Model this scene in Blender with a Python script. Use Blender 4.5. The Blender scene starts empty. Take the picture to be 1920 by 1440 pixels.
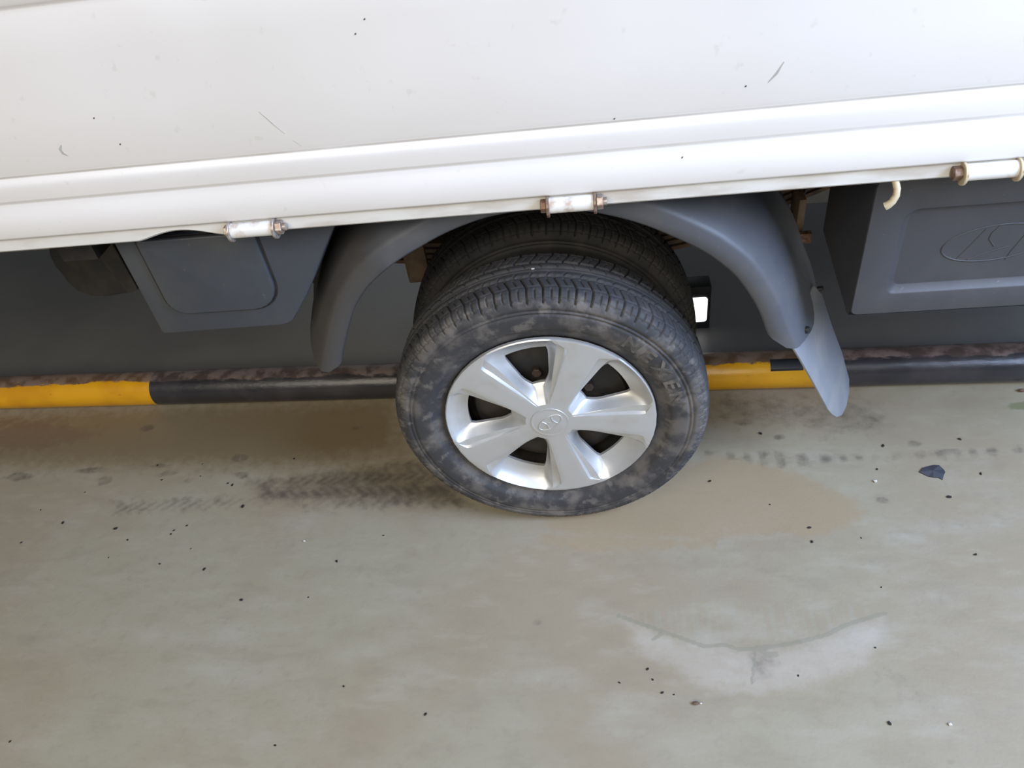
import bpy, bmesh, math, random
import numpy as np
from mathutils import Vector, Matrix
random.seed(7)
S = bpy.context.scene
COL = S.collection
PI = math.pi

# ------------------------------------------------------------------ camera
yaw, pitch, roll = -0.17061024, 0.72194862, 0.16357321
CAM = Vector((0.1121957, -0.98334135, 1.2592771))
fw = Vector((math.sin(yaw)*math.cos(pitch), math.cos(yaw)*math.cos(pitch), -math.sin(pitch)))
rt = Vector((math.cos(yaw), -math.sin(yaw), 0))
dn = fw.cross(rt)
r2 = rt*math.cos(roll) + dn*math.sin(roll)
d2 = -rt*math.sin(roll) + dn*math.cos(roll)
cd = bpy.data.cameras.new('camera')
cam = bpy.data.objects.new('camera', cd)
COL.objects.link(cam)
cam.matrix_world = Matrix(((r2.x, -d2.x, -fw.x, CAM.x), (r2.y, -d2.y, -fw.y, CAM.y),
                           (r2.z, -d2.z, -fw.z, CAM.z), (0, 0, 0, 1)))
cd.sensor_width = 36.0
cd.lens = 36.0*1442/1920
cd.clip_start = 0.02
S.camera = cam

# ------------------------------------------------------------------ world and daylight
W = bpy.data.worlds.new('world')
S.world = W
W.use_nodes = True
bg = W.node_tree.nodes['Background']
bg.inputs[0].default_value = (0.86, 0.93, 1.0, 1)
bg.inputs[1].default_value = 0.10

def area(name, loc, target, size, sizey, power, color):
    l = bpy.data.lights.new(name, 'AREA')
    l.shape = 'RECTANGLE'; l.size = size; l.size_y = sizey
    l.energy = power; l.color = color
    o = bpy.data.objects.new(name, l)
    COL.objects.link(o)
    o.location = loc
    o.rotation_euler = (Vector(target)-Vector(loc)).to_track_quat('-Z', 'Y').to_euler()
    return o
area('daylight_window', (2.45, -1.0, 2.1), (0.9, -0.1, 0.2), 1.6, 1.6, 182, (0.55, 0.71, 1.02))
area('hall_light', (-0.8, -3.5, 3.2), (-0.1, -0.2, 0.4), 4.5, 2.0, 168, (1.0, 0.915, 0.765))
area('far_fill_light', (-0.9, 4.6, 2.3), (-0.5, 0.7, 0.0), 3.0, 1.6, 22, (0.90, 0.95, 1.0))  # fill light added to brighten the lane under the truck

S.view_settings.view_transform = 'Standard'
S.view_settings.look = 'None'
S.view_settings.gamma = 1
S.view_settings.exposure = 0.0
S.view_settings.use_curve_mapping = False

# ------------------------------------------------------------------ helpers
def tag(o, label=None, cat=None, group=None, kind=None):
    if label: o['label'] = label
    if cat: o['category'] = cat
    if group: o['group'] = group
    if kind: o['kind'] = kind
    return o

def link(name, me, mat=None, parent=None, smooth=False, angle=None):
    o = bpy.data.objects.new(name, me)
    COL.objects.link(o)
    if mat is not None and not me.materials: me.materials.append(mat)
    if parent is not None: o.parent = parent
    if smooth:
        me.polygons.foreach_set('use_smooth', [True]*len(me.polygons))
        if angle is not None:
            me.set_sharp_from_angle(angle=math.radians(angle))
    return o

def mesh(name, v, f):
    me = bpy.data.meshes.new(name)
    me.from_pydata([tuple(map(float, p)) for p in v], [], f)
    me.update()
    return me

def recalc(me):
    b = bmesh.new(); b.from_mesh(me)
    bmesh.ops.recalc_face_normals(b, faces=b.faces)
    b.to_mesh(me); b.free()
    return me

def bevel(me, w, seg=2, ang=30):
    b = bmesh.new(); b.from_mesh(me)
    bmesh.ops.recalc_face_normals(b, faces=b.faces)
    es = [e for e in b.edges if len(e.link_faces) == 2 and e.calc_face_angle() > math.radians(ang)]
    bmesh.ops.bevel(b, geom=es, offset=w, segments=seg, affect='EDGES', profile=0.5)
    b.to_mesh(me); b.free()
    return me

def box_mesh(name, x0, x1, y0, y1, z0, z1, bv=0.0, seg=2):
    v = [(x0,y0,z0),(x1,y0,z0),(x1,y1,z0),(x0,y1,z0),(x0,y0,z1),(x1,y0,z1),(x1,y1,z1),(x0,y1,z1)]
    f = [(0,3,2,1),(4,5,6,7),(0,1,5,4),(1,2,6,5),(2,3,7,6),(3,0,4,7)]
    me = mesh(name, v, f)
    return bevel(me, bv, seg) if bv > 0 else me

def box(name, mat, parent, x0, x1, y0, y1, z0, z1, bv=0.0, seg=2):
    return link(name, box_mesh(name, x0, x1, y0, y1, z0, z1, bv, seg), mat, parent, smooth=bv > 0, angle=35)

def prism_y(name, poly, y0, y1, bv=0.0, seg=2):
    """polygon of (x, z) extruded along y"""
    n = len(poly)
    v = [(p[0], y0, p[1]) for p in poly] + [(p[0], y1, p[1]) for p in poly]
    f = [tuple(range(n)), tuple(range(2*n-1, n-1, -1))]
    f += [(i, i+n, (i+1) % n+n, (i+1) % n) for i in range(n)]
    me = recalc(mesh(name, v, f))
    return bevel(me, bv, seg, 40) if bv > 0 else me

def extrude_x(name, prof, xs, closed=True):
    """profile of (y, z) swept along the x stations"""
    n = len(prof); v = []; f = []
    for x in xs: v += [(x, p[0], p[1]) for p in prof]
    m = n if closed else n-1
    for k in range(len(xs)-1):
        for i in range(m):
            j = (i+1) % n
            f.append((k*n+i, k*n+j, (k+1)*n+j, (k+1)*n+i))
    if closed:
        f.append(tuple(range(n)))
        f.append(tuple((len(xs)-1)*n+i for i in range(n-1, -1, -1)))
    return recalc(mesh(name, v, f))

def tube_mesh(name, pts, r, n=10, cap=True):
    P = [Vector(p) for p in pts]
    rr = r if isinstance(r, (list, tuple)) else [r]*len(P)
    v = []; f = []; up = None
    for i, p in enumerate(P):
        t = (P[min(i+1, len(P)-1)]-P[max(i-1, 0)]).normalized()
        if up is None:
            up = Vector((0, 0, 1)) if abs(t.z) < 0.9 else Vector((1, 0, 0))
        a = t.cross(up).normalized(); b = a.cross(t).normalized(); up = b
        for k in range(n):
            q = 2*PI*k/n
            v.append(p+a*math.cos(q)*rr[i]+b*math.sin(q)*rr[i])
    for i in range(len(P)-1):
        for k in range(n):
            f.append((i*n+k, i*n+(k+1) % n, (i+1)*n+(k+1) % n, (i+1)*n+k))
    if cap:
        f.append(tuple(range(n-1, -1, -1))); f.append(tuple((len(P)-1)*n+k for k in range(n)))
    return recalc(mesh(name, v, f))

def lathe_y(name, prof, n=64, center=(0, 0, 0), close=False):
    """(y, r) profile turned about the y axis"""
    cx, cy, cz = center
    v = []; f = []; m = len(prof)
    for k in range(n):
        a = 2*PI*k/n
        for y, r in prof: v.append((cx+r*math.cos(a), cy+y, cz+r*math.sin(a)))
    for k in range(n):
        k2 = (k+1) % n
        for i in range(m if close else m-1):
            j = (i+1) % m
            f.append((k*m+i, k*m+j, k2*m+j, k2*m+i))
    return recalc(mesh(name, v, f))

def smoothstep(a, b, x):
    t = np.clip((x-a)/(b-a), 0, 1)
    return t*t*(3-2*t)

# ------------------------------------------------------------------ materials
class NT:
    def __init__(s, name):
        s.m = bpy.data.materials.new(name); s.m.use_nodes = True
        s.t = s.m.node_tree; s.b = s.t.nodes['Principled BSDF']
        s.tc = s.t.nodes.new('ShaderNodeTexCoord')
    def n(s, ty, **kw):
        x = s.t.nodes.new(ty)
        for k, q in kw.items(): setattr(x, k, q)
        return x
    def l(s, a, b): s.t.links.new(a, b)
    def noise(s, scale, detail=4, rough=0.55, vec=None, stretch=None):
        x = s.n('ShaderNodeTexNoise'); x.inputs['Scale'].default_value = scale
        x.inputs['Detail'].default_value = detail; x.inputs['Roughness'].default_value = rough
        src = vec or s.tc.outputs['Object']
        if stretch:
            mp = s.n('ShaderNodeMapping'); mp.inputs['Scale'].default_value = stretch
            s.l(src, mp.inputs[0]); src = mp.outputs[0]
        s.l(src, x.inputs['Vector'])
        return x.outputs['Fac']
    def ramp(s, fac, a, b):
        x = s.n('ShaderNodeMapRange'); x.interpolation_type = 'SMOOTHSTEP'
        x.inputs['From Min'].default_value = a; x.inputs['From Max'].default_value = b
        s.l(fac, x.inputs['Value']); return x.outputs['Result']
    def math(s, op, a, b=None):
        x = s.n('ShaderNodeMath', operation=op)
        for i, q in enumerate((a, b)):
            if q is None: continue
            if isinstance(q, (int, float)): x.inputs[i].default_value = q
            else: s.l(q, x.inputs[i])
        return x.outputs[0]
    def mix(s, fac, a, b):
        x = s.n('ShaderNodeMix', data_type='RGBA')
        for i, q in ((0, fac), (6, a), (7, b)):
            if isinstance(q, (int, float)): x.inputs[i].default_value = q
            elif isinstance(q, tuple): x.inputs[i].default_value = (*q, 1)
            else: s.l(q, x.inputs[i])
        return x.outputs[2]
    def out(s, color=None, rough=None, metal=None, bump=None, dist=0.001):
        for nm, q in (('Base Color', color), ('Roughness', rough), ('Metallic', metal)):
            if q is None: continue
            if isinstance(q, (int, float)): s.b.inputs[nm].default_value = q
            elif isinstance(q, tuple): s.b.inputs[nm].default_value = (*q, 1)
            else: s.l(q, s.b.inputs[nm])
        if bump is not None:
            x = s.n('ShaderNodeBump'); x.inputs['Distance'].default_value = dist
            x.inputs['Strength'].default_value = 1.0
            s.l(bump, x.inputs['Height']); s.l(x.outputs[0], s.b.inputs['Normal'])
        return s.m

def simple(name, c, rough=0.5, metal=0.0, var=0.12, scale=30, c2=None, lo=.4, hi=.62, bump=None):
    t = NT(name)
    a = t.noise(scale)
    c2 = c2 or tuple(x*(1-var) for x in c)
    return t.out(t.mix(t.ramp(a, lo, hi), c, c2), rough, metal, bump=t.noise(bump) if bump else None, dist=0.0006)

def M_white():
    t = NT('white_paint')
    sx = t.n('ShaderNodeSeparateXYZ'); t.l(t.tc.outputs['Object'], sx.inputs[0])
    big = t.noise(2.2, 3); fine = t.noise(60, 3); streak = t.noise(10, 4, stretch=(.5, 1, 1))
    c = t.mix(t.ramp(big, .35, .7), (.715, .695, .688), (.675, .652, .635))
    c = t.mix(t.math('MULTIPLY', t.ramp(fine, .66, .75), .25), c, (.5, .47, .42))
    for z, w, k in ((.8480, .0024, .66), (.8125, .0034, .48), (1.0575, .0034, .45)):      # grime caught in the pressed creases
        d = t.math('ABSOLUTE', t.math('SUBTRACT', sx.outputs[2], z))
        f = t.math('MULTIPLY', t.math('MULTIPLY', t.ramp(d, w, w*.25), t.ramp(streak, .1, .6)), k)
        c = t.mix(f, c, (.33, .29, .24))
    t.b.inputs['Coat Weight'].default_value = 0.35
    t.b.inputs['Coat Roughness'].default_value = 0.25
    return t.out(c, .38)
def M_dirtywhite():
    t = NT('dirty_white_paint')
    a = t.noise(9, 5, stretch=(1, 4, 4))
    return t.out(t.mix(t.ramp(a, .4, .72), (.66, .65, .63), (.5, .46, .41)), .5)
def M_rubber():
    t = NT('dusty_rubber')
    sx = t.n('ShaderNodeSeparateXYZ'); t.l(t.tc.outputs['Object'], sx.inputs[0])
    a = t.noise(22, 7, .62); b = t.noise(6, 3); c = t.noise(90, 4)
    f = t.math('ADD', t.math('MULTIPLY', a, .65), t.math('MULTIPLY', b, .35))
    wall = t.math('ADD', t.math('MULTIPLY', t.ramp(sx.outputs[1], .014, .002), .80), .20)   # dust clings to the sidewall, the worn tread is clean
    f2 = t.math('MULTIPLY', t.ramp(f, .45, .60), wall)
    col = t.mix(f2, (.036, .036, .040), (.108, .098, .092))
    g = t.math('MULTIPLY', t.math('MULTIPLY', t.ramp(t.noise(34, 6, .6), .53, .66), wall), .7)
    col = t.mix(g, col, (.150, .136, .126))
    return t.out(col, .72, bump=c, dist=0.0004)
def M_plastic(name, c, c2, rough=.5):
    t = NT(name)
    a = t.noise(7, 5, .6); b = t.noise(90, 3)
    col = t.mix(t.ramp(a, .42, .7), c, c2)
    col = t.mix(t.math('MULTIPLY', t.ramp(b, .68, .78), .35), col, (.22, .21, .20))
    return t.out(col, rough, bump=b, dist=0.0002)
def M_pipe(name, paint, paint2):
    t = NT(name)
    sx = t.n('ShaderNodeSeparateXYZ'); t.l(t.tc.outputs['Object'], sx.inputs[0])
    a = t.noise(14, 6, .65, stretch=(1, 2.5, 2.5)); b = t.noise(45, 4, stretch=(.5, 2, 2))
    wear = t.math('ADD', t.math('ADD', t.math('MULTIPLY', sx.outputs[2], 18), t.math('MULTIPLY', sx.outputs[1], 13.5)), t.math('MULTIPLY', t.math('SUBTRACT', a, .5), .9))
    top = t.ramp(wear, .38, .50)                      # paint scuffed off the crown of the pipe
    chips = t.ramp(b, .70, .73)
    base = t.mix(t.ramp(t.noise(8, 3), .4, .65), paint, paint2)
    rust = t.mix(t.ramp(t.noise(30, 4), .4, .6), (.070, .050, .046), (.165, .125, .118))
    f = t.math('MAXIMUM', t.math('MULTIPLY', top, .92), t.math('MULTIPLY', chips, .8))
    return t.out(t.mix(f, base, rust), t.mix(f, (.28,)*3, (.5,)*3), bump=a, dist=0.0015)

white = M_white(); dwhite = M_dirtywhite(); rubber = M_rubber()
shade_rubber = simple('shaded_black_rubber', (.020, .019, .020), .75, c2=(.034, .031, .030), scale=18)  # darker copy of the tyre rubber, shade under the arch put into its colour
letter_mat = simple('dusty_lettering', (.150, .135, .122), .8, c2=(.075, .069, .065), scale=45)
silver = NT('silver_paint')
_n = silver.noise(12, 4)
silver.b.inputs['Coat Weight'].default_value = .3
silver.b.inputs['Coat Roughness'].default_value = .2
silver = silver.out(silver.mix(silver.ramp(_n, .45, .75), (.56, .57, .585), (.50, .495, .475)), .42, .55)
bluegrey = M_plastic('blue_grey_plastic', (.046, .053, .068), (.062, .066, .074), .48)
def M_guard():
    t = NT('weathered_grey_plastic')
    sx = t.n('ShaderNodeSeparateXYZ'); t.l(t.tc.outputs['Object'], sx.inputs[0])
    a = t.noise(7, 5, .6); b = t.noise(90, 3)
    col = t.mix(t.ramp(a, .42, .7), (.078, .085, .103), (.108, .108, .116))
    # brownish mud film on the forward end, darkened further to match its shade
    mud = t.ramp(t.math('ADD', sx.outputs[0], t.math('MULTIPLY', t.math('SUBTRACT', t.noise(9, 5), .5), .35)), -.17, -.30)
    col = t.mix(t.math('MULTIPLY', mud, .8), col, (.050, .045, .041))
    col = t.mix(t.math('MULTIPLY', t.ramp(b, .68, .78), .35), col, (.22, .21, .20))
    return t.out(col, .48, bump=b, dist=0.0002)
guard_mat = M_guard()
flap_mat = M_plastic('pale_grey_rubber', (.22, .235, .27), (.30, .30, .305), .5)
boxblack = M_plastic('dark_grey_plastic', (.046, .046, .052), (.058, .057, .061), .5)
black = simple('black_underbody', (.012, .011, .012), .7, c2=(.022, .018, .016))
steel_black = simple('dark_steel', (.014, .013, .013), .6, .1, c2=(.030, .024, .020), scale=14)
rust = simple('rusty_spring_steel', (.14, .085, .05), .75, 0, c2=(.07, .045, .032), scale=22)
nut_mat = simple('dark_rusty_nut', (.05, .032, .026), .6, .3, c2=(.03, .022, .02), scale=80)
rust_tan = simple('tan_rust_plate', (.20, .135, .085), .75, 0, c2=(.13, .085, .055), scale=15)
rustbolt = simple('rusty_bolt', (.26, .19, .15), .5, .5, c2=(.16, .085, .05), scale=120)
zinc = simple('dull_zinc', (.42, .38, .35), .42, .55, c2=(.30, .22, .17), scale=110)
cream = simple('cream_hook_paint', (.52, .44, .30), .5, c2=(.28, .17, .08), scale=60, lo=.52, hi=.66)
hinge_mat = NT('rust_stained_white')
_a = hinge_mat.noise(40, 4)
hinge_mat = hinge_mat.out(hinge_mat.mix(hinge_mat.ramp(_a, .52, .72), (.72, .71, .69), (.42, .31, .24)), .42)
scratch_mat = simple('grey_scuff', (.42, .41, .40), .6)
speck_mat = simple('dark_speck', (.12, .10, .09), .6)
crumb_mat = simple('black_crumb', (.012, .011, .010), .8)
flake_mat = simple('slate_flake', (.05, .052, .066), .6, scale=60)
brown_mat = simple('brown_pebble', (.13, .085, .055), .8)
pale_mat = simple('pale_chip', (.6, .57, .52), .7)
lamp_black = simple('black_housing', (.016, .018, .02), .5)
yellow_pipe = M_pipe('worn_yellow_paint', (.72, .36, .012), (.62, .29, .01))
black_pipe = M_pipe('worn_black_paint', (.026, .025, .030), (.045, .042, .048))

# ------------------------------------------------------------------ floor
POLY = {
'tan':[(-0.048,-0.011),(0.163,0.101),(0.315,0.17),(0.471,0.116),(0.579,0.041),(0.593,0.0),(0.561,-0.031),(0.485,-0.06),(0.419,-0.046),(0.349,-0.047),(0.297,-0.057),(0.049,-0.041)],
'tan2':[(-0.048,-0.031),(0.302,-0.052),(0.294,-0.079),(0.069,-0.081),(-0.041,-0.064)],
'treadL':[(-0.72,0.14),(-0.532,0.156),(-0.264,0.2),(-0.198,0.043),(-0.41,0.051),(-0.684,0.069)],
'treadL2':[(-1.058,0.099),(-0.691,0.092),(-0.68,0.058),(-1.01,0.04)],
'brownL':[(-1.9,0.43),(-0.425,0.398),(-0.365,0.205),(-0.691,0.172),(-1.396,0.205),(-1.9,0.208)],
'redL':[(-1.7,0.416),(-1.3,0.377),(-1.176,0.34),(-1.172,0.302),(-1.308,0.254),(-1.7,0.264)],
'greyR':[(0.351,0.357),(0.519,0.359),(0.655,0.341),(0.718,0.243),(0.664,0.206),(0.578,0.211),(0.339,0.266)],
'trackR':[(0.294,0.183),(0.394,0.173),(0.565,0.152),(1.2,0.164),(1.2,0.135),(0.57,0.129),(0.439,0.118),(0.293,0.171)],
'pale':[(0.11,-0.224),(0.179,-0.256),(0.258,-0.282),(0.338,-0.287),(0.438,-0.271),(0.559,-0.226),(0.548,-0.272),(0.512,-0.321),(0.429,-0.349),(0.332,-0.374),(0.247,-0.373),(0.207,-0.338),(0.13,-0.299)],
'smudge':[(0.325,-0.285),(0.363,-0.295),(0.376,-0.319),(0.345,-0.347),(0.321,-0.347)],
'darkR':[(0.521,-0.319),(0.571,-0.32),(0.587,-0.374),(0.554,-0.374),(0.513,-0.347)],  # darker patch to the right of the pale one
'fringe':[(0.11,-0.215),(0.242,-0.184),(0.553,-0.2),(0.559,-0.226),(0.439,-0.269),(0.339,-0.283),(0.259,-0.279),(0.179,-0.253)],
'green':[(0.96,0.285),(1.06,0.305),(1.05,0.25),(0.951,0.261)],
}
BLOBS = [(-1.33,.178,.045,.016),(-1.14,.190,.05,.012),(-1.09,.155,.022,.018),(-0.77,.212,.030,.017),(-0.5,.295,.02,.007),
 (-1.06,.328,.022,.014),(-0.747,.157,.021,.014),(-0.935,.17,.024,.013),(-0.872,.146,.016,.011),(-0.965,.197,.04,.007),
 (-0.045,-.232,.011,.008),(0.63,.028,.014,.010),(0.735,.175,.018,.013),(0.587,-.471,.009,.006),(0.80,.15,.03,.01),(0.47,.21,.016,.01),(0.55,.235,.02,.012),(0.40,.26,.03,.012)]
CRACKS = [[(0.105,-0.22),(0.183,-0.253),(0.215,-0.266),(0.249,-0.281),(0.286,-0.279),(0.307,-0.287),(0.339,-0.285),(0.379,-0.28),(0.421,-0.271),(0.458,-0.261),(0.493,-0.243),(0.546,-0.226),(0.565,-0.221)],
 [(0.339,-0.285),(0.354,-0.298),(0.367,-0.297)],[(0.183,-0.253),(0.164,-0.268)],[(0.334,-0.29),(0.319,-0.347)]]

def seg_dist(X, Y, a, b):
    ax, ay = a; bx, by = b
    dx, dy = bx-ax, by-ay
    t = np.clip(((X-ax)*dx+(Y-ay)*dy)/(dx*dx+dy*dy+1e-12), 0, 1)
    return np.hypot(X-ax-t*dx, Y-ay-t*dy)
def sdf(X, Y, poly):
    d = np.full(X.shape, 9.0); inside = np.zeros(X.shape, bool)
    for i in range(len(poly)):
        a, b = poly[i], poly[(i+1) % len(poly)]
        d = np.minimum(d, seg_dist(X, Y, a, b))
        c = ((a[1] > Y) != (b[1] > Y))
        xi = (b[0]-a[0])*(Y-a[1])/((b[1]-a[1]) if b[1] != a[1] else 1e-9)+a[0]
        inside ^= c & (X < xi)
    return np.where(inside, d, -d)

def build_floor():
    xs = np.concatenate([[-9, -6, -4, -3, -2.5, -2.2, -2.0], np.arange(-1.8, 1.2, .0045), [1.3, 1.6, 2, 3, 5, 8]])
    ys = np.concatenate([[-7, -4, -2, -1, -.75], np.arange(-.6, .47, .0045), [.55, .7, .9, 1.2, 1.6, 2, 3, 5, 8]])
    X, Y = np.meshgrid(xs, ys)
    nx, ny = len(xs), len(ys)
    v = np.stack([X.ravel(), Y.ravel(), np.zeros(X.size)], 1)
    I = np.arange(nx*ny).reshape(ny, nx)
    f = np.stack([I[:-1, :-1], I[:-1, 1:], I[1:, 1:], I[1:, :-1]], -1).reshape(-1, 4)
    me = bpy.data.meshes.new('floor')
    me.vertices.add(len(v)); me.vertices.foreach_set('co', v.ravel())
    me.loops.add(f.size); me.loops.foreach_set('vertex_index', f.ravel().astype(np.int32))
    me.polygons.add(len(f)); me.polygons.foreach_set('loop_start', np.arange(0, f.size, 4, dtype=np.int32))
    me.update(); me.validate()
    m = {}
    P = lambda k, s: smoothstep(-s, s, sdf(X, Y, POLY[k]))
    m['tan'] = np.maximum(P('tan', .03), .75*P('tan2', .02))
    m['pale'] = np.maximum(P('pale', .03), .45*P('fringe', .05))
    m['brown'] = np.maximum(.9*P('brownL', .10), 0)
    m['red'] = .8*P('redL', .05)
    # tyre print left on the paint: rows of chevrons
    tl = P('treadL', .035); tl2 = P('treadL2', .02)
    u = X+0.5*np.abs(((Y*18) % 1)-.5)/18*2.2
    chev = .5+.5*np.sin(u*2*PI/.026)
    rows = .55+.45*np.sin(Y*2*PI/.042)
    tr = P('trackR', .012)
    dots = smoothstep(.25, .8, .5+.5*np.sin(X*2*PI/.038+1.3*np.sin(X*31)))
    dark = np.maximum(tl*(.60+.25*chev*rows), tl2*(.26+.2*chev))
    dark = np.maximum(dark, tr*(.25+.25*dots))
    for cx, cy, a, b in BLOBS:
        q = np.hypot((X-cx)/a, (Y-cy)/b)
        dark = np.maximum(dark, .5*(1-smoothstep(.6, 1.25, q)))
    dark = np.maximum(dark, .45*P('smudge', .02)); dark = np.maximum(dark, .32*P('darkR', .02))
    dark = np.maximum(dark, .5*P('greyR', .05))
    m['dark'] = dark
    cr = np.zeros_like(X)
    for w, c in zip((.0034, .005, .003, .002), CRACKS):
        for a, b in zip(c[:-1], c[1:]): cr = np.maximum(cr, 1-smoothstep(w*.5, w*1.7, seg_dist(X, Y, a, b)))
    m['crack'] = cr
    m['fringe'] = P('fringe', .02)*(.5+.5*np.sin(X*2*PI/.017+2*np.sin(X*90)))
    m['moss'] = P('green', .02)
    for k, q in m.items():
        at = me.attributes.new(k, 'FLOAT', 'POINT')
        at.data.foreach_set('value', q.ravel().astype(np.float32))
    # material
    t = NT('painted_floor')
    def A(k):
        x = t.n('ShaderNodeAttribute'); x.attribute_name = k; return x.outputs['Fac']
    n1 = t.noise(1.9, 4); n2 = t.noise(7, 5, .6, stretch=(.6, 1.4, 1)); n3 = t.noise(38, 5, .65); n4 = t.noise(160, 3)
    nb = t.math('SUBTRACT', t.math('ADD', t.math('MULTIPLY', n3, .6), t.math('MULTIPLY', n2, .4)), .5)
    def edge(k, amp, lo, hi): return t.ramp(t.math('ADD', A(k), t.math('MULTIPLY', nb, amp)), lo, hi)
    col = t.mix(t.ramp(n1, .40, .62), (.318, .290, .218), (.296, .249, .180))
    col = t.mix(t.math('MULTIPLY', t.ramp(n2, .48, .72), .55), col, (.352, .324, .268))
    col = t.mix(t.math('MULTIPLY', t.ramp(n3, .50, .70), .30), col, (.255, .225, .165))
    n5 = t.noise(15, 6, .62, stretch=(.55, 1.5, 1))
    col = t.mix(t.math('MULTIPLY', t.ramp(n5, .50, .66), .34), col, (.250, .215, .160))
    col = t.mix(t.math('MULTIPLY', t.ramp(n5, .46, .34), .25), col, (.375, .350, .285))
    col = t.mix(t.math('MULTIPLY', t.ramp(n2, .62, .80), .5), col, (.385, .345, .31))
    col = t.mix(t.math('MULTIPLY', edge('brown', 1.0, .25, .8), .85), col, (.185, .140, .078))
    col = t.mix(t.math('MULTIPLY', edge('red', 2.2, .35, .75), .55), col, (.16, .105, .075))
    col = t.mix(t.math('MULTIPLY', edge('tan', 1.9, .22, .85), .66), col, (.315, .240, .148))
    col = t.mix(t.math('MULTIPLY', edge('pale', 2.0, .25, 1.1), .38), col, (.50, .455, .41))
    col = t.mix(t.math('MULTIPLY', edge('fringe', 1.0, .5, .8), .22), col, (.30, .31, .25))
    col = t.mix(t.math('MULTIPLY', t.ramp(t.math('ADD', A('dark'), t.math('MULTIPLY', nb, 1.7)), .15, .95), .85), col, (.085, .07, .058))
    col = t.mix(t.math('MULTIPLY', edge('crack', .5, .3, .7), .45), col, (.20, .20, .15))
    col = t.mix(t.math('MULTIPLY', edge('moss', 1.5, .5, .7), .6), col, (.12, .16, .06))
    rough = t.ramp(n2, .2, .9)
    rough = t.math('ADD', t.math('MULTIPLY', rough, .2), .36)
    mat = t.out(col, rough, bump=n4, dist=.00035)
    me.polygons.foreach_set('use_smooth', [True]*len(me.polygons))
    o = link('floor', me, mat)
    tag(o, 'worn grey-green painted floor with tyre marks and stains', 'floor', kind='structure')
build_floor()
# dark-painted lane under the truck, beyond the guide rail
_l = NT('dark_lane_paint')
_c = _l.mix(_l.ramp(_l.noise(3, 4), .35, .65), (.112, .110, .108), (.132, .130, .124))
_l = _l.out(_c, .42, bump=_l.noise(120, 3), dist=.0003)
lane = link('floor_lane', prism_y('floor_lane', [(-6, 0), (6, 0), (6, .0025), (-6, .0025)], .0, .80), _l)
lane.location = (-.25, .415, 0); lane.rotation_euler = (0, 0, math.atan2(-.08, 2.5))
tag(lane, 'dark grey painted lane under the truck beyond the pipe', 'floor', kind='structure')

# ------------------------------------------------------------------ truck
truck = bpy.data.objects.new('truck', None); COL.objects.link(truck)
truck.empty_display_size = .2
tag(truck, 'white flatbed truck with grey mudguard and silver five-spoke hubcap', 'truck')
X0, X1 = -2.05, 1.42  # tail drawn out longer, out of view, to block light under the bed

# side gate of the bed
GP = [(-.036,1.125),(-.040,1.118),(-.040,1.064),(-.037,1.060),(-.036,1.056),(-.038,1.050),
      (-.0395,1.00),(-.0405,.93),(-.0395,.8565),(-.0380,.8515),(-.0374,.8480),(-.0380,.8460),(-.0402,.8425),(-.0425,.8385),(-.0433,.8345),(-.0435,.830),
      (-.0433,.8175),(-.0426,.8130),(-.0430,.8100),(-.0455,.8030),(-.0485,.7945),(-.0508,.7870),(-.0516,.7810),(-.0518,.776),
      (-.0518,.7625),(-.0508,.7598),(-.049,.7590),(-.030,.7590),(-.016,.7650),(-.016,1.120),(-.020,1.125)]
gate = link('side_gate', extrude_x('side_gate', GP, [X0, -1.4, -.8, -.3, .2, .7, X1]), white, truck, True, 50)
gate['label'] = 'white ribbed drop-side panel'
def gate_y(z):
    for (ya, za), (yb, zb) in zip(GP[:-1], GP[1:]):
        if zb <= z <= za and za > zb: return ya+(yb-ya)*(za-z)/(za-zb)
    return -.04
def sliver(name, pts, w, mat, parent=gate):
    v = []; f = []
    for i, (x, z) in enumerate(pts):
        a = pts[max(i-1, 0)]; b = pts[min(i+1, len(pts)-1)]
        d = Vector((b[0]-a[0], b[1]-a[1])).normalized(); q = w*(.25 if i in (0, len(pts)-1) else 1)
        for s in (-1, 1):
            xx, zz = x-d.y*q*s, z+d.x*q*s
            v += [(xx, gate_y(zz)-.0004, zz), (xx, gate_y(zz)+.001, zz)]
        if i:
            k = i*4
            f += [(k-4, k-2, k+2, k), (k-3, k+1, k+3, k-1), (k-4, k, k+1, k-3), (k-2, k-1, k+3, k+2)]
    n = len(v)
    f += [(0, 1, 3, 2), (n-4, n-2, n-1, n-3)]
    return link(name, recalc(mesh(name, v, f)), mat, parent)
sliver('scratch', [(-.604,.888),(-.609,.882),(-.608,.876),(-.603,.872)], .0018, scratch_mat)
sliver('scratch', [(-.317,.906),(-.305,.889),(-.293,.874)], .0006, scratch_mat)
sliver('scratch', [(-.285,.864),(-.277,.855)], .0008, scratch_mat)
sliver('scratch', [(.333,.903),(.326,.890),(.317,.880)], .0014, scratch_mat)
for x, z in [(-.522,.881),(-.168,.986),(-.153,1.001),(.291,.878),(-.54,.919),(.133,.852),(.217,.797)]:
    sliver('paint_chip', [(x-.001, z-.0008),(x,z),(x+.0012, z+.001)], .0011, speck_mat)

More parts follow.
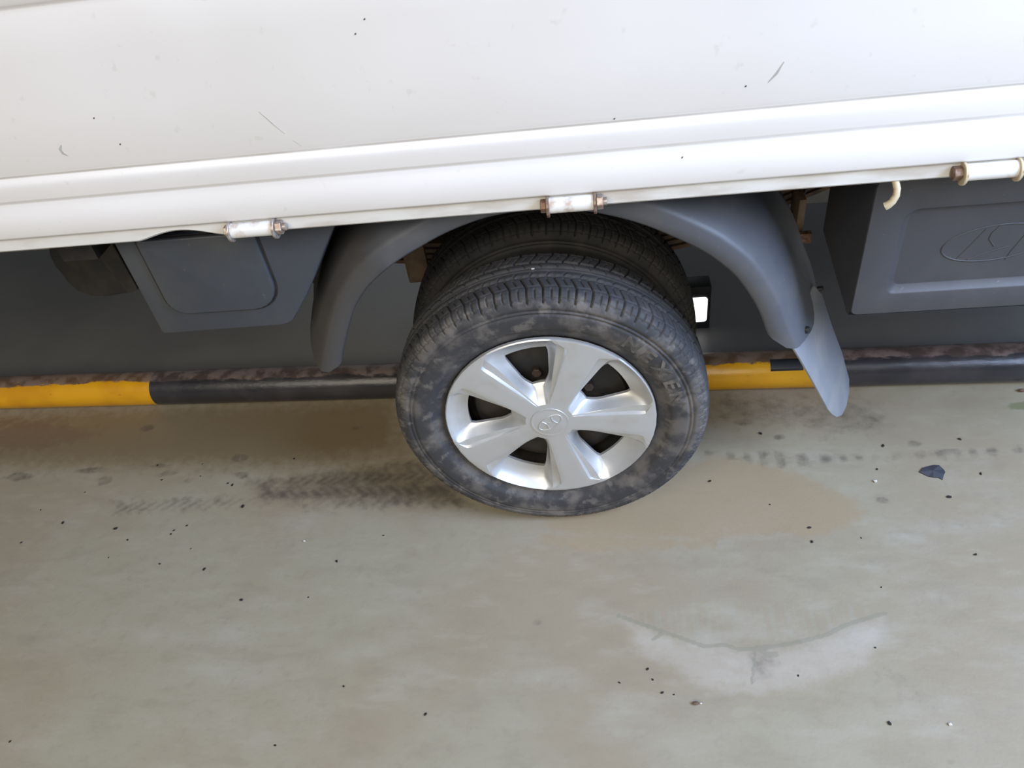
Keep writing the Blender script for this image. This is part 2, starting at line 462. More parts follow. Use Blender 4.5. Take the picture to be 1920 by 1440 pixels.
# bed side rail under the gate, with a scalloped cut-out
def rail():
    top = .7600; bot = .7360
    xs = [X0]
    nx = list(np.linspace(-.56, -.43, 14))
    xs = [X0, -1.2, -.8]+nx+[-.2, .3, .8, X1]
    v = []; f = []
    for x in xs:
        b = bot
        if -.56 <= x <= -.43:
            b = bot+.0125*max(0.0, math.sin(PI*(x+.56)/.13))**1.2
        pr = [(-.0455, top), (-.0460, b+.003), (-.043, b), (-.030, b), (-.030, top)]
        v += [(x, y, z) for y, z in pr]
    n = 5
    for k in range(len(xs)-1):
        for i in range(n):
            j = (i+1) % n
            f.append((k*n+i, k*n+j, (k+1)*n+j, (k+1)*n+i))
    f += [tuple(range(n)), tuple((len(xs)-1)*n+i for i in range(n-1, -1, -1))]
    return link('bed_rail', recalc(mesh('bed_rail', v, f)), dwhite, truck, True, 40)
rail()
box('bed_floor', black, truck, X0, X1, -.029, 1.56, .742, .762)
box('far_gate', white, truck, X0, X1, 1.562, 1.60, .742, 1.12, .004)
for x in (-1.7, -1.2, -.72, .74, 1.25):
    box('cross_member', black, truck, x-.03, x+.03, .02, 1.5, .675, .7415)
for y in (.47, 1.05):
    box('frame_rail', black, truck, -2.6, X1, y, y+.06, .50, .674, .004)

box('rear_baffle', black, truck, 1.37, 1.43, .06, 1.48, .40, .60, .006)  # unseen bar in the bumper's place, added to block light from the rear

# hinges of the gate
def hinge(x0, x1, head, mats):
    y, z, r = -.0530, .7465, .0108
    b = link('hinge_barrel', tube_mesh('hinge_barrel', [(x0, y, z), (x1, y, z)], r, 20), hinge_mat, truck, True, 40)
    for x in (x0, x1):
        fl = bevel(tube_mesh('hinge_flange', [(-.0021, 0, -.0015), (.0021, 0, -.0015)], .0148, 20), .0008, 1)
        o = link('hinge_flange', fl, mats[0], b, True, 40); o.location = (x, y, z)
    def hexa(nm, xa, xb, rr, m):
        link(nm, bevel(tube_mesh(nm, [(xa, y, z), (xb, y, z)], rr, 6), .0008, 1), m, b)
    hexa('bolt_head', x0-.002, x0-head, .0095, mats[1])
    hexa('nut', x1+.002, x1+.011, .0105, mats[2])
    link('bolt_end', tube_mesh('bolt_end', [(x1+.011, y, z), (x1+.016, y, z)], .0055, 12), mats[2], b, True, 40)
hinge(-.412, -.346, .008, (zinc, zinc, zinc))
hinge(.040, .103, .010, (rustbolt, rustbolt, zinc))
hinge(.565, .629, .013, (cream, rustbolt, zinc))

# tie-down hook
hp = [(.489,-.036,.742),(.4905,-.041,.734),(.492,-.046,.727),(.4915,-.049,.719),(.488,-.051,.712),(.484,-.051,.7075),(.4805,-.050,.705)]
link('rope_hook', tube_mesh('rope_hook', hp, [.0046,.0046,.0048,.0048,.0048,.0052,.0056], 12), cream, truck, True, 60)

# ---- wheels
AX = (0.0, 0.0, .284)
NP, SP = 66, 24
def tyre_mesh():
    side = [(.026,.184),(.018,.1855),(.012,.189),(.0095,.1935),(.006,.200),(.002,.2075),(-.0005,.2115),(-.0032,.2132),(-.0050,.219),(-.0064,.226),
            (-.0072,.234),(-.0074,.2415),(-.0070,.2450),(-.0052,.2462),(-.0052,.2480),(-.0068,.2492),(-.0066,.2515),(-.0048,.2525),
            (-.0048,.2545),(-.0060,.2555),(-.0054,.2600),(-.0040,.2650)]
    tread_ctrl = [(-.0040,.2650),(-.0010,.2712),(.0035,.2765),(.0095,.2805),(.018,.2830),(.030,.2845),(.045,.2855),(.065,.286)]
    tc = tread_ctrl+[(.130-w, r) for w, r in tread_ctrl[-2::-1]]
    d = [0]
    for a, b in zip(tc[:-1], tc[1:]): d.append(d[-1]+math.hypot(b[0]-a[0], b[1]-a[1]))
    NT_ = 84
    ts = np.linspace(0, d[-1], NT_)
    tw = np.interp(ts, d, [p[0] for p in tc]); tr = np.interp(ts, d, [p[1] for p in tc])
    T = ts/d[-1]
    other = [(.130-w, r) for w, r in side[-2::-1]]
    nA = NP*SP
    th = np.arange(nA)*2*PI/nA
    ph = (np.arange(nA) % SP)/SP
    tt, pp = np.meshgrid(np.where(T < .5, T, 1-T), ph)
    # second half of the tread runs half a pitch out of step
    pp = (pp+np.where(T[None, :] < .5, 0, .5)) % 1
    def pd(x): return np.abs((x+.5) % 1-.5)
    dep = np.zeros_like(tt)
    def cut(mask, depth):
        nonlocal dep
        dep = np.maximum(dep, mask*depth)
    lat = (tt > .012) & (tt < .215)
    cut(lat*(1-smoothstep(.035, .075, pd(pp))), .0062)
    cut(((tt > .045) & (tt < .17))*(1-smoothstep(.02, .06, pd(pp-.5))), .0034)
    hexl = .047+.014*pd(pp*1.0)*2*0+.012*np.abs(np.sin(PI*pp*2))
    cut(1-smoothstep(.004, .010, np.abs(tt-hexl)), .0024)
    sl = pp-(tt-.20)*2.6
    cut(((tt > .205) & (tt < .355))*(1-smoothstep(.035, .08, pd(sl))), .0055)
    cut(((tt > .23) & (tt < .335))*(1-smoothstep(.02, .065, pd(sl-.5))), .0036)
    zz = .372+.012*(np.abs(((pp*2) % 1)-.5)*2-.5)
    cut(1-smoothstep(.010, .020, np.abs(tt-zz)), .0062)
    zz2 = .205+.006*np.sin(2*PI*pp)
    cut(1-smoothstep(.003, .010, np.abs(tt-zz2)), .0020)
    cut(1-smoothstep(.012, .022, np.abs(tt-.475)), .0062)
    cut(((tt > .385) & (tt < .46))*(1-smoothstep(.03, .08, pd(pp+tt*3))), .0022)
    # inward normal of the tread profile
    dw = np.gradient(tw); dr = np.gradient(tr); L = np.hypot(dw, dr)
    nw, nr = dr/L, -dw/L            # points inwards
    WW = tw[None, :]+dep*nw[None, :]; RR = tr[None, :]+dep*nr[None, :]
    sw = np.array([p[0] for p in side[:-1]]); sr = np.array([p[1] for p in side[:-1]])
    ow = np.array([p[0] for p in other]); orr = np.array([p[1] for p in other])
    one = np.ones((nA, 1))
    WW = np.hstack([one*sw, WW, one*ow]); RR = np.hstack([one*sr, RR, one*orr])
    m = WW.shape[1]
    Xc = RR*np.cos(th)[:, None]; Zc = RR*np.sin(th)[:, None]
    Zc = np.maximum(Zc, -.2835)
    v = np.stack([Xc, WW, Zc], -1).reshape(-1, 3)
    I = np.arange(nA*m).reshape(nA, m); J = np.roll(I, -1, 0)
    f = np.stack([I[:, :-1], J[:, :-1], J[:, 1:], I[:, 1:]], -1).reshape(-1, 4)
    me = bpy.data.meshes.new('tyre')
    me.vertices.add(len(v)); me.vertices.foreach_set('co', v.ravel())
    me.loops.add(f.size); me.loops.foreach_set('vertex_index', f.ravel().astype(np.int32))
    me.polygons.add(len(f)); me.polygons.foreach_set('loop_start', np.arange(0, f.size, 4, dtype=np.int32))
    me.update(); me.validate()
    me.polygons.foreach_set('use_smooth', [True]*len(me.polygons))
    return me

def rim_mesh():
    pr = [(.018,.186),(.012,.188),(.013,.184),(.022,.181),(.045,.168),(.075,.163),(.105,.168),(.125,.181),(.128,.186),(.12,.186),(.100,.172),(.072,.160),
          (.068,.150),(.052,.140),(.046,.120),(.050,.085),(.052,.060),(.046,.052),(.046,.030),(.040,.028),(.040,.0008)]
    return lathe_y('wheel', pr, 72)

TY = tyre_mesh(); RM = rim_mesh()
wheel = link('wheel', RM, steel_black, truck, True, 35); wheel.location = AX
wheel['label'] = 'outer rear wheel'
ty = link('tyre', TY, rubber, wheel)
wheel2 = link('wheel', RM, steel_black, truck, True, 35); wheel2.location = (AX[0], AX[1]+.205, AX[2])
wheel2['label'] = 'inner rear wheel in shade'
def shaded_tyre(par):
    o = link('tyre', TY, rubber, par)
    o.material_slots[0].link = 'OBJECT'; o.material_slots[0].material = shade_rubber
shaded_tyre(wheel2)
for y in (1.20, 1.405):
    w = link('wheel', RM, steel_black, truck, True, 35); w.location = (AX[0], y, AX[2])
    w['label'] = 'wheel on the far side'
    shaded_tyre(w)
link('axle', tube_mesh('axle', [(0, .30, .284), (0, 1.26, .284)], .05, 24), black, truck, True, 40)

# hubcap: five-spoke cover, polar grid aligned with the spoke ridges and the openings
def hubcap_mesh():
    deg = math.radians
    rows = [0.0005,.012,.024,.033,.0345,.036,.044,.050,.056,.062,.067,.072,.077,.082,.088,.096,.106,.116,.126,.136,.145,.152,.156,.161,.166,.171,.175,.179,.1825,.1855,.188,.1895,.190]
    RI, RO = .072, .152
    def hw1(r): return np.interp(r, [0,.036,.05,.075,.165,.172,.180,.186], [.011,.0155,.0165,.0185,.0268,.029,.044,.052])
    def hw2(r): return np.interp(r, [0,.036,.05,.070,.178,.186], [.0125,.0175,.0195,.0222,.0468,.056])
    def edge_a(r):
        b = 20.6
        if r < .096: b += 6.0*((.096-max(r, RI))/(.096-RI))**2
        if r > .140: b += 1.2*((min(r, RO)-.140)/.012)**2
        return deg(b)
    H = deg(36)
    def depth_gap(r):   # floor of the bowl between spokes
        return np.interp(r, [0,.044,.0445,.052,.060,.068,.072,.152,.160,.168,.175,.181,.1855,.188,.190],
                            [0,0,.0006,.008,.018,.026,.0295,.0300,.0265,.0215,.0160,.0095,.0035,.0004,.0022])
    def lip(r): return np.interp(r, [0,.1855,.188,.1895,.190], [0,0,-.0003,.0006,.0022])
    cols = []
    half = []       # list of per-row list of (angle, depth)
    for r in rows:
        a1 = min(math.asin(min(.99, hw1(r)/max(r, .0165))), H*.93)
        a2 = min(math.asin(min(.99, hw2(r)/max(r, .0187))), H*.96)
        ah = max(edge_a(r), a2+deg(.7))
        if r < RI: ah = min(max(a2+deg(2.5), deg(30.1)), H*.985)
        dg = float(depth_gap(r)); dl = float(lip(r))
        # depth of the narrow facet between the two ridges
        d2 = float(np.interp(r, [0,.044,.060,.085,.150,.172,.180], [0,.0,.0030,.0062,.0075,.0044,.0004]))
        d2 = min(d2, dg*.75)
        P = [(0, 0), (a1*.5, 0), (a1*.93, 0), (a1, d2*.06), (a1+(a2-a1)*.20, d2*.88), (a1+(a2-a1)*.90, d2*.97), (a2, d2*1.05),
             (a2+(ah-a2)*.10, d2+(dg-d2)*.16), (a2+(ah-a2)*.45, d2+(dg-d2)*.62), (a2+(ah-a2)*.78, d2+(dg-d2)*.90), (ah, dg),
             (ah+(H-ah)*.33, dg), (ah+(H-ah)*.66, dg), (H, dg)]
        half.append([(a, max(d, dl) if r > .1855 else d) for a, d in P])
    nc = len(half[0])
    v = []; per = []
    for ri, r in enumerate(rows):
        line = []
        for s in range(5):
            base = deg(66+72*s)
            seq = [(-a, d) for a, d in half[ri][:0:-1]][1:]+[(a, d) for a, d in half[ri]]
            for a, d in seq: line.append((base+a, d))
        per.append(len(line))
        for a, d in line: v.append((r*math.cos(a), d, r*math.sin(a)))
    m = per[0]; sec = m//5
    f = []
    ic = nc-1                       # index of spoke axis inside a sector is nc-2
    for ri in range(len(rows)-1):
        for c in range(m):
            c2 = (c+1) % m
            k = c % sec
            o = k-(nc-2)            # offset from the spoke axis, in columns
            hole = (rows[ri] >= RI-1e-6 and rows[ri+1] <= RO+1e-6) and (o >= 10 or o < -10)
            if hole: continue
            f.append((ri*m+c, ri*m+c2, (ri+1)*m+c2, (ri+1)*m+c))
    me = mesh('hubcap', v, f)
    b = bmesh.new(); b.from_mesh(me)
    bmesh.ops.remove_doubles(b, verts=b.verts, dist=.00005)
    bmesh.ops.recalc_face_normals(b, faces=b.faces)
    b.faces.ensure_lookup_table()
    # turn the shell so that normals face outwards (-y)
    s = sum(q.normal.y*q.calc_area() for q in b.faces)
    if s > 0: bmesh.ops.reverse_faces(b, faces=b.faces)
    # thickness: pull the open edges back into the wheel
    ed = [e for e in b.edges if len(e.link_faces) == 1]
    r = bmesh.ops.extrude_edge_only(b, edges=ed)
    for q in r['geom']:
        if isinstance(q, bmesh.types.BMVert):
            q.co.y += .006
            rr = math.hypot(q.co.x, q.co.z)
    bmesh.ops.recalc_face_normals(b, faces=b.faces)
    b.to_mesh(me); b.free()
    return me
cap = link('hubcap', hubcap_mesh(), silver, wheel, True, 26)
# hub disc edge and the slanted oval emblem with an italic H
link('hub_disc', lathe_y('hub_disc', [(-.0002,.0345),(-.0014,.0340),(-.0016,.0325),(-.0010,.0310),(-.0012,.0290),(-.0013,.0005)], 56), silver, wheel, True, 40)
def emblem():
    A, B = .0250, .0130
    rot = math.radians(38)
    vs = []; fs = []
    def strip(path, r, closed=False):
        n = 8; k0 = len(vs); P = path; N = len(P)
        for i, (x, z) in enumerate(P):
            a = P[(i-1) % N] if closed else P[max(i-1, 0)]; b = P[(i+1) % N] if closed else P[min(i+1, N-1)]
            d = Vector((b[0]-a[0], b[1]-a[1])).normalized()
            rr = r[i] if isinstance(r, list) else r
            for q in range(n):
                w = 2*PI*q/n
                px, pz = x-d.y*math.cos(w)*rr, z+d.x*math.cos(w)*rr
                X = px*math.cos(rot)-pz*math.sin(rot); Z = px*math.sin(rot)+pz*math.cos(rot)
                vs.append((X, -.0013-math.sin(w)*rr*.9, Z))
        for i in range(N if closed else N-1):
            j = (i+1) % N
            for q in range(n):
                fs.append((k0+i*n+q, k0+i*n+(q+1) % n, k0+j*n+(q+1) % n, k0+j*n+q))
    strip([(A*math.cos(t), B*math.sin(t)) for t in np.linspace(0, 2*PI, 48, endpoint=False)], .0012, True)
    strip([(-.0100,.0118),(-.0082,.0055),(-.0072,-.001),(-.0100,-.0075),(-.0130,-.0108)], [.0008,.0013,.0016,.0013,.0008])
    strip([(.0130,.0108),(.0100,.0075),(.0072,.001),(.0082,-.0055),(.0100,-.0118)], [.0008,.0013,.0016,.0013,.0008])
    strip([(-.0072,-.0018),(-.0025,.0018),(.0025,-.0018),(.0072,.0018)], .0013)
    return recalc(mesh('hubcap_emblem', vs, fs))
link('hubcap_emblem', emblem(), silver, wheel, True, 60)
for k in range(5):
    a = math.radians(102+72*k)
    p = (.084*math.cos(a), .048, .084*math.sin(a))
    link('lug_nut', bevel(tube_mesh('lug_nut', [(p[0], .056, p[2]), (p[0], .040, p[2])], .0095, 6), .001, 1), nut_mat, wheel)

# raised brand lettering on the sidewall
def lettering():
    bmx = bmesh.new()
    for ch, a in zip('NEXEN', (49.5, 40.5, 31, 21.5, 12.5)):
        cu = bpy.data.curves.new('t', 'FONT'); cu.body = ch; cu.size = .034; cu.extrude = .0011
        cu.align_x = 'CENTER'; cu.align_y = 'CENTER'; cu.offset = .0009
        o = bpy.data.objects.new('t', cu); COL.objects.link(o)
        dg = bpy.context.evaluated_depsgraph_get()
        me = bpy.data.meshes.new_from_object(o.evaluated_get(dg))
        a = math.radians(a); R = .2285
        up = Vector((math.cos(a), 0, math.sin(a))); right = Vector((math.sin(a), 0, -math.cos(a))); out = Vector((0, -1, 0))
        tilt = .10
        for q in me.vertices:
            x, y, z = q.co
            x *= 1.25
            rr = R+y
            # follow the curve of the sidewall
            wy = np.interp(rr, [.213, .219, .226, .234, .2415], [-.0032, -.0050, -.0064, -.0072, -.0074])
            ang = a-x/R
            q.co = Vector((rr*math.cos(ang), float(wy)-.0002-z, rr*math.sin(ang)))
        bmx.from_mesh(me)
        bpy.data.objects.remove(o); bpy.data.meshes.remove(me); bpy.data.curves.remove(cu)
    bmesh.ops.recalc_face_normals(bmx, faces=bmx.faces)
    me = bpy.data.meshes.new('tyre_lettering'); bmx.to_mesh(me); bmx.free()
    return me
link('tyre_lettering', lettering(), letter_mat, wheel)

# ---- mudguard arch over the dual wheels
def arch():
    cx, cz = 0.0, .284
    prof = [(.004,.030),(.000,.012),(.000,.002),(.004,-.002),(.018,-.0035),(.029,-.003),(.0335,-.001),(.038,.004),(.047,.018),(.056,.034),(.065,.053),(.072,.074),(.0765,.094),(.0785,.104),
            (.0790,.112),(.083,.135),(.089,.158),(.0925,.168),(.0965,.171),(.0985,.176),(.099,.192),(.096,.196),(.092,.196)]
    LR = ([0,20,26.5,33,39,44,52,60,66,82,97,105,113,121,130,136,142,147,154,180],[.403,.403,.403,.411,.417,.422,.424,.423,.425,.429,.425,.419,.413,.411,.408,.402,.393,.387,.382,.380])
    inner = [(p[0]-.0035, p[1]+.003) for p in prof[::-1] if p[0] > .02]
    N = 72
    v = []; f = []
    full = prof+inner
    n = len(full)
    for k in range(N+1):
        u = k/N
        for dr, y in full:
            c = 0
            if dr < .022: c = 5.0*((.022-max(dr, 0))/.022)**1.7
            cl = c*.8+(6.0*((min(dr, .085)-.045)/.04)**2 if dr > .045 else 0)
            a0 = 21.5-4.0*min(dr, .06)/.06-(4.0*(dr-.06)/.04 if dr > .06 else 0)+c*.8
            a1 = 158.5-cl
            th = math.radians(a0+(a1-a0)*u)
            R = float(np.interp(a0+(a1-a0)*u, *LR))+dr
            v.append((cx+R*math.cos(th), y, cz+R*math.sin(th)))
    for k in range(N):
        for i in range(n):
            j = (i+1) % n
            f.append((k*n+i, k*n+j, (k+1)*n+j, (k+1)*n+i))
    f += [tuple(range(n)), tuple(N*n+i for i in range(n-1, -1, -1))]
    return recalc(mesh('mudguard', v, f))
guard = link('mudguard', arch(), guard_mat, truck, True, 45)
guard['label'] = 'weathered grey plastic mudguard arch'
FL = [(.392,-.001,.455),(.426,.021,.387),(.471,.051,.293),(.509,.075,.211),(.525,.089,.182),(.540,.106,.158),(.556,.125,.144),(.570,.148,.145),(.580,.175,.158),(.582,.195,.175),(.56,.203,.240),(.527,.188,.318),(.493,.171,.405),(.470,.150,.44)]
fn = Vector((.869, -.403, .286))
n = len(FL)
v = [Vector(p) for p in FL]+[Vector(p)-fn*.004 for p in FL]
f = [tuple(range(n)), tuple(range(2*n-1, n-1, -1))]+[(i, i+n, (i+1) % n+n, (i+1) % n) for i in range(n)]
fl = link('mud_flap', bevel(recalc(mesh('mud_flap', v, f)), .0012, 2, 40), flap_mat, guard, True, 40)
fl['label'] = 'pale grey rubber flap'
def stud(name, p, d, r, h, m, par):
    p = Vector(p); d = Vector(d).normalized()
    link(name, tube_mesh(name, [p-d*.004, p+d*h*.7, p+d*h], [r, r, r*.8], 14), m, par, True, 50)
stud('bolt', (.4290,.036,.436), (.70,-.65,.3), .0062, .010, lamp_black, guard)
stud('bolt', (.4860,.185,.405), (.95,-.1,.25), .0055, .012, lamp_black, guard)

# ---- filler panel ahead of the wheel
pan = [(-.636,.716),(-.636,.536),(-.632,.533),(-.425,.5355),(-.410,.5385),(-.400,.545),(-.388,.560),(-.362,.592),(-.339,.625),(-.312,.667),(-.286,.705),(-.279,.716)]
fp = link('filler_panel', prism_y('filler_panel', pan, .000, .11, .004, 3), bluegrey, truck, True, 40)
fp['label'] = 'dark blue-grey plastic panel with an access cover'
def rrect(x0, x1, z0, z1, rbl, rbr, rtr, rtl, n=6):
    P = []
    for cx, cz, r, a in ((x0+rbl, z0+rbl, rbl, 180), (x1-rbr, z0+rbr, rbr, 270), (x1-rtr, z1-rtr, rtr, 0), (x0+rtl, z1-rtl, rtl, 90)):
        for k in range(n+1):
            t = math.radians(a+90*k/n); P.append((cx+r*math.cos(t), cz+r*math.sin(t)))
    return P
link('cover_seam', prism_y('cover_seam', rrect(-.601, -.403, .5725, .7155, .032, .050, .004, .004), -.0012, .002), black, fp)
dp = rrect(-.5965, -.4065, .5755, .7150, .030, .048, .004, .004)
link('access_cover', prism_y('access_cover', dp, -.007, .002, .003, 3), bluegrey, fp, True, 40)
# dark tank beyond the panel
tk = [(-.869,.735),(-.872,.640),(-.884,.612),(-.886,.590),(-.883,.574),(-.881,.556),(-.872,.534),(-.851,.521),(-.820,.517),(-.779,.521),(-.745,.530),(-.66,.55),(-.62,.735)]
link('air_tank', prism_y('air_tank', tk, .150, .40, .005, 3), black, truck, True, 40)
link('tank_strap', prism_y('tank_strap', [(-.790,.735),(-.745,.735),(-.742,.536),(-.764,.530),(-.778,.588)], .138, .147, .001, 1), steel_black, truck)

# ---- toolbox behind the wheel
def toolbox():
    x0, x1, z0, z1 = .482, 1.30, .4865, .735  # right end lengthened out of view to keep light off the lane
    side = [(.0, z0), (.012, z0-.001), (.19, .525), (.19, z1), (.0, z1)]
    vs = [(x0, y, z) for y, z in side]+[(x1, y, z) for y, z in side]
    n = 5
    fs = [tuple(range(n)), tuple(range(2*n-1, n-1, -1))]+[(i, i+n, (i+1) % n+n, (i+1) % n) for i in range(n-1)]
    me = recalc(mesh('toolbox', vs, fs))
    return me
# body without its front face; front built with the recessed panel
tb = link('toolbox', toolbox(), boxblack, truck, False)
tb['label'] = 'dark grey plastic toolbox with embossed front'
def toolbox_front():
    L = [(rrect(.482, 1.30, .4865, .735, .010, .010, .030, .030, 6), .004), (rrect(.4845, 1.2975, .489, .7325, .010, .010, .029, .029, 6), -.0005),
         (rrect(.527, 1.255, .523, .668, .014, .014, .022, .022, 6), -.0005), (rrect(.529, 1.253, .525, .666, .013, .013, .021, .021, 6), .0010), (rrect(.539, 1.243, .533, .660, .011, .011, .016, .016, 6), .0105),
         (rrect(.541, 1.241, .535, .658, .009, .009, .014, .014, 6), .0108)]
    v = []; f = []
    for P, y in L: v += [(p[0], y, p[1]) for p in P]
    n = len(L[0][0])
    for k in range(len(L)-1):
        for i in range(n):
            j = (i+1) % n
            f.append((k*n+i, k*n+j, (k+1)*n+j, (k+1)*n+i))
    f.append(tuple((len(L)-1)*n+i for i in range(n)))
    return recalc(mesh('toolbox_front', v, f))
link('toolbox_front', toolbox_front(), boxblack, tb, True, 50)
def emboss(name, pts, r=.0011, closed=False):
    if closed: pts = pts+[pts[0]]
    return link(name, tube_mesh(name, [(x, .0110, z) for x, z in pts], r, 8), boxblack, tb, True, 60)
ov = [(.668+.070*math.cos(t)+.012*math.sin(t), .596+.030*math.sin(t)) for t in np.linspace(0, 2*PI, 40, endpoint=False)]
emboss('embossed_oval', ov, .0013, True)
emboss('embossed_stroke', [(.622,.573),(.634,.592),(.650,.620)])
emboss('embossed_stroke', [(.668,.625),(.659,.612),(.658,.603),(.668,.590)])
emboss('embossed_stroke', [(.637,.570),(.660,.580),(.690,.589)])
emboss('embossed_stroke', [(.690,.566),(.694,.580),(.712,.622)])

# ---- leaf spring and its hanger
def leaf(i, xa, xb, z0):
    xs = np.linspace(xa, xb, 24)
    t = .0085
    v = []; f = []
    for x in xs:
        z = z0+.30*max(0, abs(x)-.05)**2*(1.35 if x > 0 else .75)
        v += [(x, .405, z), (x, .465, z), (x, .465, z+t), (x, .405, z+t)]
    n = 4
    for k in range(len(xs)-1):
        for q in range(4):
            j = (q+1) % 4
            f.append((k*n+q, k*n+j, (k+1)*n+j, (k+1)*n+q))
    f += [(0, 1, 2, 3), tuple((len(xs)-1)*n+q for q in (3, 2, 1, 0))]
    return recalc(mesh('spring_leaf', v, f))
spring = link('leaf_spring', box_mesh('leaf_spring', -.05, .05, .398, .472, .345, .428, .003), steel_black, truck)
for i, (xa, xb) in enumerate([(-.30, .36), (-.40, .45), (-.50, .60), (-.60, .66), (-.66, .72)]):
    link('spring_leaf', leaf(i, xa, xb, .352+i*.0145), rust, spring)
box('spring_clip', rust_tan, spring, -.315, -.265, .398, .470, .335, .475, .004)
box('spring_hanger', rust_tan, truck, .478, .492, .34, .40, .40, .50, .003)
link('hanger_bolt', tube_mesh('hanger_bolt', [(.470, .33, .425), (.505, .33, .425)], .012, 6), rustbolt, truck)
link('brake_pipe', tube_mesh('brake_pipe', [(.478,.38,.44),(.485,.38,.47),(.53,.39,.56),(.57,.40,.66)], .004, 8), steel_black, truck, True, 60)

# ------------------------------------------------------------------ painted guide rail on the floor
rail_e = bpy.data.objects.new('guide_rail', None); COL.objects.link(rail_e)
ang = math.atan2(.365-.445, 2.5)
rail_e.location = (-.25, .405, .0445); rail_e.rotation_euler = (0, 0, ang)
tag(rail_e, 'yellow and black painted steel pipe lying along the floor', 'rail')
def pipe(xa, xb, m, nm):
    o = link(nm, tube_mesh(nm, [(x, 0, 0) for x in np.linspace(xa, xb, 8)], .0440, 40), m, rail_e, True, 60)
    return o
for xa, xb, y in ((-2.45, -1.63, 0), (-1.63, -.80, 1), (-.80, .01, 0), (.01, .835, 1), (.835, 1.65, 0), (1.65, 2.45, 1)):
    pipe(xa, xb, yellow_pipe if y else black_pipe, 'yellow_section' if y else 'black_section')
o = link('tape_patch', None or tube_mesh('tape_patch', [(.72, 0, 0), (.79, 0, 0)], .0446, 40), lamp_black, rail_e, True, 60)
# keep only the upper front sector of the patch
b = bmesh.new(); b.from_mesh(o.data)
bmesh.ops.delete(b, geom=[q for q in b.faces if not (-.034 < q.calc_center_median().y < -.012 and q.calc_center_median().z > 0) or len(q.verts) > 4], context='FACES')
r = bmesh.ops.extrude_face_region(b, geom=list(b.faces))
for q in r['geom']:
    if isinstance(q, bmesh.types.BMVert): q.co.y *= .985; q.co.z *= .985
bmesh.ops.recalc_face_normals(b, faces=b.faces)
b.to_mesh(o.data); b.free()

# ------------------------------------------------------------------ lit marker on the floor behind the tyre
mk = bpy.data.objects.new('floor_marker', None); COL.objects.link(mk)
mk.location = (.335, .60, 0)
tag(mk, 'small black floor marker with a bright white panel behind the tyre', 'marker')
link('housing', box_mesh('housing', -.04, .034, .0, .05, .0, .132, .004), lamp_black, mk, True, 40)
lm = NT('lit_white_panel')
lm.b.inputs['Emission Color'].default_value = (1, 1, 1, 1); lm.b.inputs['Emission Strength'].default_value = 1.6
lm = lm.out((.85, .86, .86), .4)
link('light_panel', prism_y('light_panel', rrect(-.032, .0255, .027, .101, .008, .008, .008, .008), -.004, .002, .001), lm, mk, True, 40)

# ------------------------------------------------------------------ crumbs, flake and pebbles on the floor
def lump(name, s, seed, flat=.6):
    rnd = random.Random(seed)
    b = bmesh.new(); bmesh.ops.create_icosphere(b, subdivisions=1, radius=1)
    for q in b.verts:
        k = .72+.5*rnd.random(); q.co = Vector((q.co.x*k*1.25, q.co.y*k*.85, q.co.z*k*flat))
    lo = min(q.co.z for q in b.verts)
    for q in b.verts: q.co = (q.co-Vector((0, 0, lo)))*s
    me = bpy.data.meshes.new(name); b.to_mesh(me); b.free()
    return me
CR_L = [(-0.712,0.061,5),(-0.993,0.01,5),(-1.132,0.031,4),(-0.851,0.001,3),(-0.854,-0.009,3),(-0.825,0.013,3),(-0.95,-0.021,3),(-1.205,-0.022,3),(-0.847,-0.086,3),(-0.741,-0.102,4),(-0.635,-0.176,4),(-0.76,0.126,4),(-0.772,0.132,3),(-0.974,0.197,3),(-0.943,0.15,3),(-0.849,0.157,2),(-0.859,0.196,2),(-1.21,0.071,2),(-0.792,-0.049,2),(-0.383,-0.354,2.6),(-0.227,-0.403,3.2),(-0.479,-0.457,2.5),(-0.972,-0.456,2.5),(-0.373,-0.027,2.5),(-0.632,0.201,3),(-1.124,0.12,2.2),(-0.973,-0.067,2),(-0.497,-0.172,2),(-0.459,-0.089,3.8)]
CR_R = [(0.306,0.091,4),(0.431,0.221,4.5),(0.672,0.172,4.5),(0.826,0.182,4),(0.833,0.087,3.6),(0.754,0.03,5),(0.642,0.108,3),(0.478,-0.034,4),(0.476,-0.068,3.6),(0.754,-0.104,3.6),(0.517,-0.414,4),(0.171,-0.365,3),(0.157,-0.342,2.4),(0.15,-0.323,3),(0.101,-0.347,2.4),(0.573,-0.169,2),(0.531,-0.286,2),(0.396,-0.335,2.2),(0.415,0.025,2),(0.567,-0.061,2),(0.19,-0.368,1.8)]
